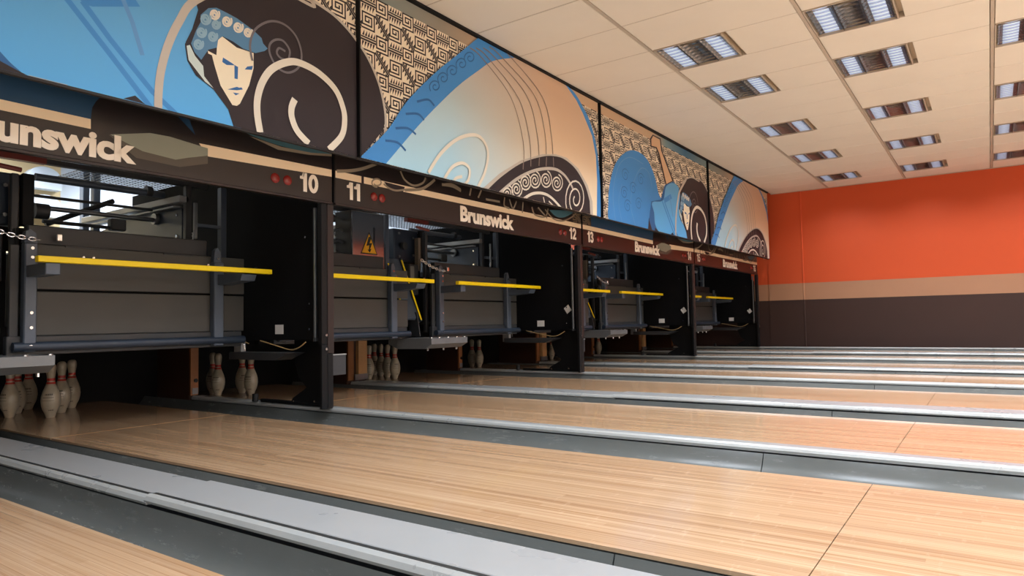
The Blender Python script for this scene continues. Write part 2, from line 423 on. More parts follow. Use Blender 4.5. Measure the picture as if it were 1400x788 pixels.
for k in range(-1, 4):
    b = 2*P*k
    l, r = 10+2*k, 11+2*k
    # narrow divider at the posts
    if k < 3:
        gutter(b-.33, b-.002, 'dark grey gutter on the far side of lane %s' % NW[l])
        gutter(b+.088, b+.25, 'dark grey gutter on the near side of lane %s' % NW[r], True)
        divider(b, b+.086, 'narrow light grey divider between lanes %s and %s' % (NW[l], NW[r]), False, YB if k < 0 else 1.71)
    else:
        gutter(b-.33, b-.002, 'dark grey gutter on the far side of lane sixteen beside the brown wall band')
        divider(b, b+.086, 'narrow light grey divider along the orange wall beyond lane sixteen', False, 1.71)
        tag(MB().box((b+.09, YE, -.3), (WX, YB, RZ-.03)).build('wall_ledge', 'groove'), 'dark ledge filling the strip between the last divider and the wall', 'ledge')
    if k < 3:
        l2, r2 = 11+2*k, 12+2*k
        x0, x1 = b+1.52, b+1.748
        gutter(b+1.31, x0-.006, 'dark grey gutter on the far side of lane %s' % NW[l2])
        gutter(x1+.003, b+2*P-1.39, 'dark grey gutter on the near side of lane %s' % NW[r2], True)
        divider(x0, x1, 'wide flat light grey divider covering the ball track between lanes %s and %s' % (NW[l2], NW[r2]), True, YB if k < 0 else 1.565)
tag(MB().box((-14, -17, -.3), (WX, YE-.01, -.002)).build('approach_floor', 'approach'), 'bowling approach floor at the foul line', 'floor')

# ================================================================== PRINTED ART HELPERS
def clip(poly, x0, x1, z0, z1):
    for ax, lim, sg in ((0, x0, 1), (0, x1, -1), (1, z0, 1), (1, z1, -1)):
        out = []
        for i, p in enumerate(poly):
            q = poly[i-1]; ip = (p[ax]-lim)*sg >= 0; iq = (q[ax]-lim)*sg >= 0
            if ip != iq:
                t = (lim-q[ax])/(p[ax]-q[ax]); out.append((q[0]+(p[0]-q[0])*t, q[1]+(p[1]-q[1])*t))
            if ip: out.append(p)
        poly = out
        if len(poly) < 3: return []
    return poly
def smooth(pts, n=6, closed=False):
    L = len(pts); out = []
    g = (lambda i: pts[i % L]) if closed else (lambda i: pts[max(0, min(L-1, i))])
    for i in range(L if closed else L-1):
        a, b, c, d = g(i-1), g(i), g(i+1), g(i+2)
        for k in range(n):
            t = k/n
            out.append(tuple(.5*(2*b[j]+(c[j]-a[j])*t+(2*a[j]-5*b[j]+4*c[j]-d[j])*t*t+(3*b[j]-a[j]-3*c[j]+d[j])*t**3) for j in (0, 1)))
    if not closed: out.append(pts[-1])
    return out
def stroke(pts, wd):
    """list of quads along a polyline"""
    L = []
    for i, p in enumerate(pts):
        a = pts[max(0, i-1)]; b = pts[min(len(pts)-1, i+1)]
        dx, dy = b[0]-a[0], b[1]-a[1]; l = math.hypot(dx, dy) or 1; nx, ny = -dy/l*wd/2, dx/l*wd/2
        L.append(((p[0]+nx, p[1]+ny), (p[0]-nx, p[1]-ny)))
    return [[L[i][0], L[i+1][0], L[i+1][1], L[i][1]] for i in range(len(L)-1)]
def segs(pts, wd):
    """square-cornered thick polyline"""
    out = []
    for a, b in zip(pts, pts[1:]):
        dx, dy = b[0]-a[0], b[1]-a[1]; l = math.hypot(dx, dy); ex, ey = dx/l*wd/2, dy/l*wd/2
        out.append([(a[0]-ex-ey, a[1]-ey+ex), (b[0]+ex-ey, b[1]+ey+ex), (b[0]+ex+ey, b[1]+ey-ex), (a[0]-ex+ey, a[1]-ey-ex)])
    return out
def spiral(cx, cz, rx, rz, turns, a0=0, r1=.15, n=None, sgn=1):
    n = n or int(14*turns)
    return [(cx+math.cos(a0+sgn*2*math.pi*turns*i/n)*rx*(1-(1-r1)*i/n), cz+math.sin(a0+sgn*2*math.pi*turns*i/n)*rz*(1-(1-r1)*i/n)) for i in range(n+1)]

def flat(name, c, rough=.55):
    if name not in M: M[name] = pm(name, c, rough, 0, .03, 3, .35)
    return name
PR = {'cream': (238, 225, 200), 'ink': (46, 39, 43), 'sky': (98, 176, 226), 'blue': (66, 140, 208), 'deep': (48, 102, 160), 'cap': (86, 132, 168), 'curl': (140, 176, 196),
      'face': (238, 226, 198), 'neck': (200, 214, 210), 'arc': (192, 184, 172), 'grey': (112, 108, 112), 'spiral': (222, 216, 200), 'arm': (214, 178, 142), 'line': (134, 122, 114),
      'tan': (244, 222, 188), 'mblue': (34, 72, 104), 'mgrey': (142, 146, 132), 'mgrey2': (92, 86, 78), 'mteal': (74, 118, 132), 'mbeige': (150, 138, 118), 'mcream': (214, 196, 164), 'pat': (150, 132, 106), 'text': (248, 238, 222)}
for k_, c_ in PR.items(): flat('print_'+k_, c_)
def gradmat(name, fn):
    t = NT(name); x, y, z = t.sep(t.coord('Object')); u = t.math('DIVIDE', x, 2*P); v = t.math('DIVIDE', z, ZC-MUB)
    t.link(fn(t, u, v), t.b.inputs['Base Color']); t.b.inputs['Roughness'].default_value = .55; t.b.inputs['Specular IOR Level'].default_value = .35
    M[name] = t.m; PR[name] = None; return name
def g_body(t, u, v):
    a = t.ramp(v, [(0, rgb(166, 210, 230)), (.45, rgb(178, 202, 208)), (.9, rgb(190, 180, 168))])
    b = t.ramp(v, [(0, rgb(244, 232, 204)), (.4, rgb(228, 202, 170)), (.85, rgb(208, 176, 148))])
    return t.mix(t.ramp(u, [(.28, (0, 0, 0, 1)), (.72, (1, 1, 1, 1))]), a, b)
def g_sky(t, u, v): return t.ramp(v, [(0, rgb(90, 174, 236)), (.5, rgb(98, 164, 210)), (.95, rgb(104, 152, 182))])
def g_band(t, u, v): return t.ramp(u, [(0, rgb(120, 140, 138)), (.25, rgb(150, 142, 128)), (.45, rgb(204, 170, 136)), (1, rgb(208, 176, 142))])
def g_band2(t, u, v): return t.ramp(u, [(0, rgb(208, 176, 142)), (.42, rgb(204, 176, 144)), (.55, rgb(120, 150, 158)), (.75, rgb(60, 108, 140)), (1, rgb(120, 140, 138))])
gradmat('g_body', g_body); gradmat('g_sky', g_sky); gradmat('g_band', g_band); gradmat('g_band2', g_band2)

def mu(u, v, s=0): p = on(u, v, 1, MUY); return (p.x-s, p.z)
def z4(ox, oy, sc, s=0): return lambda pts: [mu(ox+a/sc, oy+b/sc, s) for a, b in pts]
ZA = z4(200, 0, 3.583); ZB = z4(430, 0, 3.581); ZC_ = z4(600, 80, 3.581); ZD = z4(800, 130, 3.285, 4*P); ZP = z4(0, 0, 1); ZT = z4(0, 0, 4.379)
ART = []       # (material, polygon) in painting order, X in [-2P, 2P]
def ap(mat, poly): ART.append((mat, [poly]))
def aset(mat, polys): ART.append((mat, polys))

# meander pattern
CELL = .126
def meander():
    out = []; t = .0112
    n = int(4*P/CELL)+1
    zb = MUB-.01
    for i in range(n):
        for j in range(10):
            x = -2*P+i*CELL; z = zb+j*CELL
            if z > 2.80: continue
            f = lambda a, b: (x+a*CELL, z+b*CELL)
            if (i+j) % 2 == 0:
                pts = [(.08, .08), (.92, .08), (.92, .92), (.08, .92), (.08, .27), (.73, .27), (.73, .73), (.29, .73), (.29, .46), (.54, .46), (.54, .58)]
                out += segs([f(*p) for p in pts], t)
            elif i % 2 == 0:
                out += segs([f(.0, .93), f(.93, .0)], t*1.3); out += segs([f(.1, 1.0), f(1.0, .1)], t*1.0)
                for k in range(5):
                    a = .06+.17*k
                    out.append([f(a, .82-a+.0), f(a+.13, .82-a-.13), f(a-.05, .82-a-.28)])
                    out.append([f(a+.16, 1.0-a+.02), f(a+.29, 1.0-a-.11), f(a+.34, 1.0-a+.22)])
            else:
                out += segs([f(.02, .44), f(.98, .44)], t*1.2); out += segs([f(.02, .58), f(.98, .58)], t*1.0)
                for k in range(5):
                    a = .05+.19*k
                    out.append([f(a, .36), f(a+.15, .36), f(a-.02, .02)])
                    out.append([f(a, .66), f(a+.15, .66), f(a+.17, .98)])
    return out
aset('print_ink', meander())
BZ = 2.785
ap('g_band2', [(-2*P, BZ), (0, BZ), (0, ZC), (-2*P, ZC)]); ap('g_band', [(0, BZ), (2*P, BZ), (2*P, ZC), (0, ZC)])
# ---- figure panel, left part
ap('print_blue', smooth(ZD([(112, 575), (104, 480), (110, 400), (135, 310), (180, 258), (225, 250), (275, 285), (310, 360), (332, 450), (350, 474), (330, 520), (300, 620), (200, 600)]), 6, True))
for pts, wd in (([(135, 560), (125, 440), (150, 320), (200, 280), (260, 310)], .010), ([(225, 585), (205, 500), (215, 400), (250, 330), (285, 350), (300, 420)], .010), ([(165, 570), (150, 480), (165, 400)], .008)):
    aset('print_sky_line', stroke(smooth(ZD(pts)), wd))
flat('print_sky_line', (96, 152, 208))
for c in ((180, 360), (215, 420), (240, 490), (190, 500), (250, 380), (175, 440)):
    q = ZD([c])[0]; aset('print_deep', stroke(spiral(q[0], q[1], .10, .08, 1.6, .5), .007))
ap('print_ink', ZD([(290, 196), (302, 178), (338, 196), (345, 250), (396, 385), (360, 405), (326, 262), (316, 238), (292, 232)]))
ap('print_arm', ZD([(296, 200), (304, 184), (334, 200), (340, 250), (390, 385), (364, 400), (332, 262), (320, 234), (297, 228)]))
ap('print_ink', ZD([(285, 552), (312, 612), (282, 606)]))
# torso (light blue)
ap('print_deep', ZD([(338, 470), (356, 405), (395, 388), (425, 425), (440, 560), (460, 660), (305, 625), (286, 560), (296, 478)]))
ap('g_sky', smooth(ZD([(348, 474), (362, 412), (396, 396), (424, 432), (440, 560)])+ZP([(330, 190), (210, 150), (92, 119), (42, 107), (24, 95), (8, 80), (-6, 60), (-10, 20)])+ZD([(300, 482)]), 4, True))
aset('print_blue', stroke(ZP([(87, -6), (148, 72), (206, 148)]), .027))
aset('print_blue', stroke(ZP([(112, 2), (150, 54), (208, 126), (240, 156)]), .027))
ap('print_blue', ZP([(100, -10), (114, 6), (126, 9.5), (191, 9.5), (178, -10)]))
aset('print_sky_line', stroke(ZP([(166, -4), (180, 30), (194, 76)]), .022))
ap('print_ink', ZP([(168, 135), (184, 131), (198, 143)]))
ap('print_ink', ZP([(-8, 80), (0, 84), (22, 96), (40, 105), (20, 112), (-10, 100)]))
ap('print_arc', ZP([(38, 103), (92, 116.5), (84, 119), (40, 108)]))
# hair
HR = ZP([(494, 240), (494, 213), (512, 192), (523, 178), (526, 165), (523.5, 145), (516.6, 114), (502, 81), (486, 56), (470, 36), (451, 18), (423, 0)])
HT = ZD([(510, 388), (480, 371), (455, 376), (430, 398), (418, 428)])
HL = ZP([(266, 0), (270, 14), (262, 40), (253, 58), (253, 66), (256, 81), (267, 99), (292, 123), (311, 150), (319, 175), (319, 200)])
ap('print_ink', HR+HT+HL)
aset('print_arc', stroke(smooth(ZP([(519, 226), (524, 192), (526.5, 168), (524.5, 145), (517, 114), (503, 81), (487, 56), (471, 36), (452, 18), (424, 0)])+HT[:-1]), .02))
aset('print_arc', stroke(smooth(ZP([(215.5, 150), (216, 125), (219.5, 96), (229, 62), (244, 30), (266, 1)])+ZD([(452, 378)])), .040))
# head
ap('print_ink', ZA([(186, 215), (214, 196), (218, 222), (262, 300), (300, 245), (345, 240), (420, 400), (440, 520), (400, 540), (326, 440), (240, 372), (198, 300)]))
ap('print_neck', ZA([(194, 226), (210, 222), (235, 275), (275, 325), (280, 375), (326, 434), (285, 402), (204, 296)]))
ap('print_face', ZA([(345, 200), (368, 180), (440, 235), (522, 262), (522, 335), (500, 420), (455, 510), (440, 520), (418, 516), (360, 420), (330, 320), (318, 272), (300, 264), (297, 250), (340, 272)]))
for q in ([(372, 283), (418, 312), (430, 322), (390, 320), (368, 305)], [(428, 320), (446, 330), (444, 390), (428, 386)], [(478, 342), (490, 328), (518, 324), (514, 344)], [(393, 440), (440, 427), (452, 432), (462, 430), (469, 440), (440, 444)], [(420, 455), (452, 460), (434, 469)]):
    ap('print_deep', ZA(q))
ap('print_cap', ZA([(262, 75), (300, 42), (340, 40), (400, 70), (440, 92), (520, 150), (560, 188), (568, 215), (590, 240), (575, 252), (530, 262), (470, 240), (420, 205), (370, 180), (348, 195), (342, 235), (300, 245), (265, 295), (232, 258), (215, 215), (240, 150), (262, 110)]))
for c, r, m_ in (((330, 72), 25, 'print_spiral'), ((390, 106), 25, 'print_spiral'), ((445, 135), 25, 'print_spiral'), ((493, 160), 22, 'print_spiral'), ((285, 95), 27, 'print_curl'), ((265, 160), 25, 'print_curl'), ((320, 180), 24, 'print_curl'), ((250, 218), 25, 'print_curl'), ((336, 122), 22, 'print_curl')):
    q = ZA(spiral(c[0], c[1], r, r*1.12, 2.2, -.6, .12, 30)); aset(m_, stroke(q, .011))
aset('print_grey', stroke(smooth(ZA([(515, 300), (503, 220), (530, 145), (600, 107), (670, 122), (728, 180), (755, 265), (742, 330), (692, 358), (640, 335), (603, 275), (598, 225), (625, 198), (665, 203), (697, 250), (690, 298)])), .013))
aset('print_grey', stroke(smooth(ZA([(690, 298), (655, 288), (634, 262), (645, 238), (676, 254)])), .013))
aset('print_spiral', stroke(smooth(ZA([(552, 650), (538, 560), (540, 480), (565, 400), (610, 340), (680, 308), (745, 310), (840, 360), (920, 440), (958, 530), (966, 600), (950, 670), (890, 735)])), .042))
aset('print_spiral', stroke(smooth(ZA([(790, 705), (735, 645), (708, 580), (706, 530), (722, 488)])), .042))
# ---- lyre panel
outer = ZB([(140, 860), (222, 768), (350, 640), (430, 520), (500, 440), (600, 345), (700, 265), (780, 200), (860, 140)])
inner = ZB([(967, 285), (870, 300), (800, 345), (700, 420), (600, 515), (500, 620), (355, 790), (280, 880)])
ap('print_blue', smooth(outer)+ZB([(1100, 260)])+ZC_([(390, -12)])+inner)
thr = ZC_([(605, 118), (655, 165), (692, 222), (735, 310), (765, 420), (780, 550), (786, 650), (788, 800)])
ap('print_blue', smooth(thr)+ZC_([(740, 800), (700, 500), (560, 200)]))
body = smooth(inner[::-1])+ZC_([(390, -6), (600, 116), (622, 140), (668, 206), (700, 270), (745, 380), (764, 480), (770, 600), (768, 800)])
ap('g_body', body)
for c in ((585, 425), (625, 385), (670, 350), (715, 315), (755, 285)):
    q = ZB(spiral(c[0], c[1], 30, 34, 1.5, 2.4, .15)); aset('print_deep', stroke(q, .009))
for pts in ([(340, 690), (400, 700), (440, 740)], [(390, 630), (450, 630), (490, 660)], [(440, 560), (500, 560), (530, 590)], [(495, 500), (550, 490), (580, 520)]):
    aset('print_deep', stroke(smooth(ZB(pts)), .016))
for k, (t0, m1, m2, e) in enumerate((((205, 0), (345, 190), (405, 400), (408, 540)), ((235, 0), (385, 200), (438, 400), (443, 530)), ((270, 0), (424, 185), (476, 380), (485, 530)), ((300, -5), (462, 185), (513, 370), (520, 530)), ((340, -10), (500, 190), (545, 380), (553, 530)))):
    aset('print_line', stroke(smooth(ZC_([(t0[0]-60, t0[1]-50), t0, m1, m2, e])), .010))
arch = [(225, 650), (300, 580), (400, 513), (500, 482), (560, 480), (610, 496), (665, 545), (710, 625), (732, 700), (738, 800), (200, 700)]
ap('print_arc', ZC_([(205, 640), (290, 565), (395, 500), (500, 470), (565, 470), (620, 488), (676, 540), (722, 622), (745, 700), (750, 800), (180, 700)]))
ap('print_ink', smooth(ZC_(arch[:-2]))+ZC_([(738, 820), (200, 720)]))
for pts in ([(408, 500), (405, 545)], [(443, 490), (443, 530)], [(485, 485), (483, 528)], [(520, 484), (518, 530)], [(553, 486), (555, 532)]): aset('print_line', stroke(ZC_(pts), .012))
aset('print_arc', stroke(smooth(ZC_([(290, 660), (380, 588), (470, 548), (555, 542), (605, 570), (640, 620), (650, 645)])), .028))
for c in ((328, 665), (372, 642), (415, 608), (462, 598), (516, 595), (570, 612)):
    aset('print_spiral', stroke(ZC_(spiral(c[0], c[1], 30, 44, 2.4, -1.3, .12, 34)), .014))
aset('print_spiral', stroke(ZC_(spiral(662, 690, 52, 104, 2.3, 2.2, .15, 40)), .017))
aset('print_spiral', stroke(smooth(ZC_([(405, 690), (450, 664), (500, 662), (545, 685), (605, 750)])), .026))
aset('print_spiral', stroke(ZC_([(503, 680), (512, 720)]), .014)+stroke(ZC_([(530, 700), (552, 722)]), .014))
aset('print_spiral', stroke(smooth(ZC_([(-60, 560), (0, 468), (80, 398), (160, 376), (208, 402), (232, 468), (216, 560), (180, 635)])), .028))
aset('print_spiral', stroke(smooth(ZC_([(10, 605), (55, 535), (105, 514), (140, 540), (138, 590), (120, 615)])), .026))
aset('print_spiral', stroke(smooth(ZC_([(55, 615), (75, 588), (105, 580)])), .024))

def print_mesh(name, art, x0, x1, z0, z1, root, off, y, shift, base=None):
    mb = MB(); mats = []; d = 0
    for mat, polys in art:
        if mat not in mats: mats.append(mat)
        d += 1
        for poly in polys:
            q = clip([(a+shift, b) for a, b in poly], x0, x1, z0, z1)
            if len(q) >= 3: mb.add([(a, y-.0003-.00022*d, b) for a, b in q], [tuple(range(len(q)))], mats.index(mat))
    me = bpy.data.meshes.new(name); me.from_pydata([(v[0]-off[0], v[1]-off[1], v[2]-off[2]) for v in mb.v], [], mb.f)
    for m in mats: me.materials.append(M[m])
    me.polygons.foreach_set('material_index', mb.mi)
    o = bpy.data.objects.new(name, me); COL.objects.link(o); o.parent = root; return o

mur_lab = {-1: 'wall mural panel with the curly haired face close to the camera', 0: 'wall mural panel with a harp shape above the numbers eleven and twelve',
           1: 'wall mural panel with a small figure above the numbers thirteen and fourteen', 2: 'wall mural panel with a harp shape beside the orange wall'}
for k in range(-1, 3):
    x0, x1 = 2*P*k, 2*P*(k+1)
    if k == 2: x1 = 9.98
    t = thing('mural_panel', (x0, MUY, MUB), mur_lab[k], 'mural', 'mural panels above the lanes'); off = tuple(t.location)
    MB().box((x0+.003, MUY, MUB), (x1-.003, MUY+.02, ZC-.002)).build('panel_board', 'print_cream', t, off)
    sh = 0 if k < 1 else 4*P
    print_mesh('printed_artwork', ART, x0+.004, x1-.004, MUB, ZC-.004, t, off, MUY, sh)
    MB().box((x0+.0005, MUY-.030, MUB-.002), (x0+.013, MUY+.01, ZC-.002)).build('seam_strip', 'black', t, off) if k > -1 else None
    MB().box((x0+.001, MUY-.032, ZC-.022), (x1-.001, MUY, ZC-.002)).build('top_trim', 'black', t, off)
    MB().box((x0+.001, MUY-.004, MUB-.012), (x1-.001, MUY+.02, MUB)).build('bottom_trim', 'soffit', t, off)
    if k == 2: MB().box((x1-.003, MUY-.004, MUB), (x1+.012, MUY+.10, ZC-.002)).build('end_trim', 'traywhite', t, off)
tag(MB().box((-14, .034, 1.80), (WX, .06, ZC+.05)).build('wall_light_stop', 'soffit'), kind='structure')  # unseen closure added behind the mural against light leaks

# ================================================================== MASKS
def mk(u, v, s=0): p = on(u, v, 1, 0); return (p.x-s, p.z)
def zm(ox, oy, sc, s=0): return lambda pts: [mk(ox+a/sc, oy+b/sc, s) for a, b in pts]
NA = zm(0, 0, 1); NB = zm(440, 210, 4.145); NC = zm(600, 80, 3.581)
S0, S1 = 1.567, 1.614
MF = []; ML = []
def pat_cells(x, n, rows):
    out = []
    for i in range(n):
        for j in range(rows):
            f = lambda a, b: (x+(i+a)*.085, S1+.006+(j+b)*.085)
            if (i+j) % 2 == 0: out += segs([f(*p) for p in [(.06, .06), (.94, .06), (.94, .94), (.06, .94), (.06, .3), (.7, .3), (.7, .65), (.35, .65)]], .008)
            else: out += segs([f(.05, .9), f(.9, .05)], .010)+segs([f(.3, .98), f(.98, .3)], .008)+segs([f(.02, .6), f(.6, .02)], .008)
    return out
# figure mask (X in [-2P, 0])
MF.append(('print_mblue', [[(-2*P+.21, S1), mk(124, 163), mk(126, 147), mk(131, 139), mk(138, 132), mk(138, 90), (-2*P+.21, 1.92)]]))
MF.append(('print_pat', pat_cells(-2*P+.02, 2, 2)))
MF.append(('print_tan', [[(-2*P, S0), mk(124, 176.5), mk(124, 163), (-2*P, S1)], [mk(272, 196), (0, S1), (0, S0), mk(284, 214)]]))
MF.append(('print_mgrey2', [NA([(148, 184), (195, 206), (240, 218), (284, 213), (284, 224), (246, 228.5), (186, 216)])]))
MF.append(('print_mgrey', [NA([(150, 184), (205, 182), (232, 187), (284, 203), (284, 213), (256, 216), (240, 218.5), (195, 207)])]))
MF.append(('print_mblue', [NA([(240, 156), (257, 160), (267, 185)])]))
MF.append(('print_mteal', [smooth(NA([(322, 174), (345, 186), (385, 200), (425, 209), (454, 212), (454, 185), (380, 165)]))]))
MF.append(('print_mbeige', [NA([(340, 186), (385, 201), (425, 209), (454, 211), (454, 214), (423, 212), (380, 205)])]))
# harp mask (X in [0, 2P])
ML.append(('print_tan', [[(0, S0), (2*P, S0), (2*P, S1), (0, S1)]]))
ML.append(('print_ink', [NB([(224, 120), (238, 120), (238, 185), (224, 180)]), NB([(352, 160), (470, 190), (460, 218), (420, 216), (375, 195)])]))
ML.append(('print_mbeige', stroke(smooth(NB([(85, 100), (160, 98), (230, 86), (310, 58)])), .022)+stroke(NB(spiral(312, 165, 32, 26, 1.2, 1.5, .6)), .012)+stroke(smooth(NB([(350, 172), (380, 196), (420, 210), (470, 205)])), .014)
   + stroke(smooth(NB([(445, 100), (470, 150), (520, 182), (570, 168), (588, 138)])), .016)+stroke(smooth(NB([(470, 208), (560, 202), (605, 178), (640, 148)])), .022)+stroke(smooth(NB([(680, 176), (740, 186), (788, 212)])), .022)))
ML.append(('print_mbeige', sum([stroke(smooth(NC(q)), .018) for q in ([(15, 620), (62, 616), (106, 642)], [(158, 636), (150, 672)], [(208, 645), (192, 682)], [(230, 690), (298, 702)], [(322, 680), (320, 720), (345, 735)], [(345, 690), (362, 735), (380, 700)], [(412, 704), (408, 756)], [(455, 728), (470, 765), (520, 775), (535, 735)], [(485, 730), (530, 782)])], [])))
ML.append(('print_mteal', [smooth(NC([(540, 742), (570, 772), (605, 780), (650, 760), (660, 745)]))]))
ML.append(('print_mbeige', stroke(smooth(NC([(520, 740), (560, 785), (610, 795), (660, 770), (680, 740)])), .014)))
ML.append(('print_pat', pat_cells(2*P-.19, 2, 2)))

def text_mesh(s, wd, ht, heavy, ext=.002):
    c = bpy.data.curves.new('t', 'FONT'); c.body = s; c.size = 1; c.offset = heavy; c.extrude = .01; c.space_character = 1.0 if len(s) < 3 else .98; c.resolution_u = 4
    o = bpy.data.objects.new('t', c); COL.objects.link(o)
    dg = bpy.context.evaluated_depsgraph_get(); me = bpy.data.meshes.new_from_object(o.evaluated_get(dg))
    bpy.data.objects.remove(o)
    xs = [v.co.x for v in me.vertices]; ys = [v.co.y for v in me.vertices]
    ax, bx, ay, by = min(xs), max(xs), min(ys), max(ys)
    for v in me.vertices:
        x = (v.co.x-ax)/(bx-ax)*wd; z = (v.co.y-ay)/(by-ay)*ht; v.co = (x, -v.co.z*ext/.01, z)
    me.materials.clear(); me.materials.append(M['print_text']); return me
def put_mesh(name, me, parent, loc):
    o = bpy.data.objects.new(name, me); COL.objects.link(o); o.parent = parent; o.location = loc; return o
def digit(ch, H=.120):
    bx = lambda x0, z0, x1, z1: [(x0, z0), (x1, z0), (x1, z1), (x0, z1)]
    p = []
    if ch == '1': p = [bx(.22, 0, .46, 1), [(.0, .66), (.22, .66), (.22, .84), (.0, .80)], [(.12, .80), (.28, .80), (.28, 1), (.20, 1)]]
    if ch == '0': p = stroke([(.34+.22*math.cos(2*math.pi*i/28), .5+.395*math.sin(2*math.pi*i/28)) for i in range(29)], .22)
    if ch == '2': p = stroke(smooth([(.12, .66), (.16, .82), (.33, .89), (.50, .80), (.52, .64), (.42, .46), (.16, .12)]), .22)+[bx(.03, 0, .66, .20)]
    if ch == '3': p = stroke(smooth([(.09, .74), (.2, .88), (.38, .89), (.50, .76), (.44, .60), (.28, .53), (.46, .46), (.54, .29), (.44, .13), (.26, .10), (.08, .24)]), .21)
    if ch == '4': p = [bx(.36, 0, .58, 1), bx(.0, .20, .70, .38), [(.0, .36), (.22, .36), (.42, .74), (.42, 1), (.34, 1)]]
    if ch == '5': p = [bx(.10, .82, .60, 1), bx(.10, .48, .29, 1)]+stroke(smooth([(.14, .53), (.30, .58), (.48, .50), (.52, .32), (.44, .14), (.26, .10), (.08, .22)]), .21)
    if ch == '6' or ch == '9':
        pts = [(.52, .78), (.40, .89), (.24, .84), (.14, .62), (.13, .34), (.22, .14), (.37, .11), (.50, .22), (.50, .40), (.38, .51), (.22, .44)]
        if ch == '9': pts = [(.66-x, 1-z) for x, z in pts]
        p = stroke(smooth(pts), .21)
    me = bpy.data.meshes.new('digit'); v = []; f = []
    for q in p: f.append(tuple(range(len(v), len(v)+len(q)))); v += [(x*H*.98, -.0012, z*H) for x, z in q]
    me.from_pydata(v, [], f); me.materials.append(M['print_text']); return me
logo = text_mesh('Brunswick', .765, .132, .042)
for k in range(-1, 3):
    x0, x1 = 2*P*k, 2*P*(k+1)
    if k == 2: x1 = 10.03
    a, b = 11+2*k, 12+2*k
    t = thing('masking_panel', (x0, 0, MKB), 'long dark mask panel with tan stripe, lettering and numbers %s and %s' % (NW[a], NW[b]), 'mask panel', 'mask panels under the mural'); off = tuple(t.location)
    MB().box((x0+.012, 0, MKB), (x1-.012, .03, MKT), 0, .004).build('panel_board', 'maskdark', t, off)
    print_mesh('printed_artwork', MF if k % 2 else ML, x0+.016, x1-.016, MKB+.01, MKT-.01, t, off, 0, 0 if k < 1 else 4*P)
    tag(put_mesh('lettering', logo, t, (1.315, -.0022, .023)), 'cream brand lettering')
    for num, nx in ((a, .112), (b, x1-x0-.27)):
        ne = bpy.data.objects.new('number', None); COL.objects.link(ne); ne.parent = t; ne.location = (nx, -.001, .04); ne['label'] = 'cream lane number %s' % NW[num]
        adv = 0
        for ch in str(num):
            put_mesh('digit', digit(ch), ne, (adv, 0, 0)); adv += .064 if ch == '1' else .084
    for lx in (.36, .437, x1-x0-.451, x1-x0-.362):
        prof = [(.031, 0), (.031, .004), (.026, .010), (.012, .016)]
        m_ = MB().lathe(prof, (0, 0, 0), 16)
        m_.v = [(v[0]+lx+x0, -v[2], v[1]+1.487) for v in m_.v]
        m_.build('indicator_lamp', 'red', t, off, True)
    MB().box((x0+.0005, -.004, MKB+.004), (x0+.0115, .028, MKT)).build('seam_strip', 'black', t, off)
    MB().box((x0+.012, -.006, MKB-.012), (x1-.012, .03, MKB)).build('bottom_edge', 'brownpost', t, off)

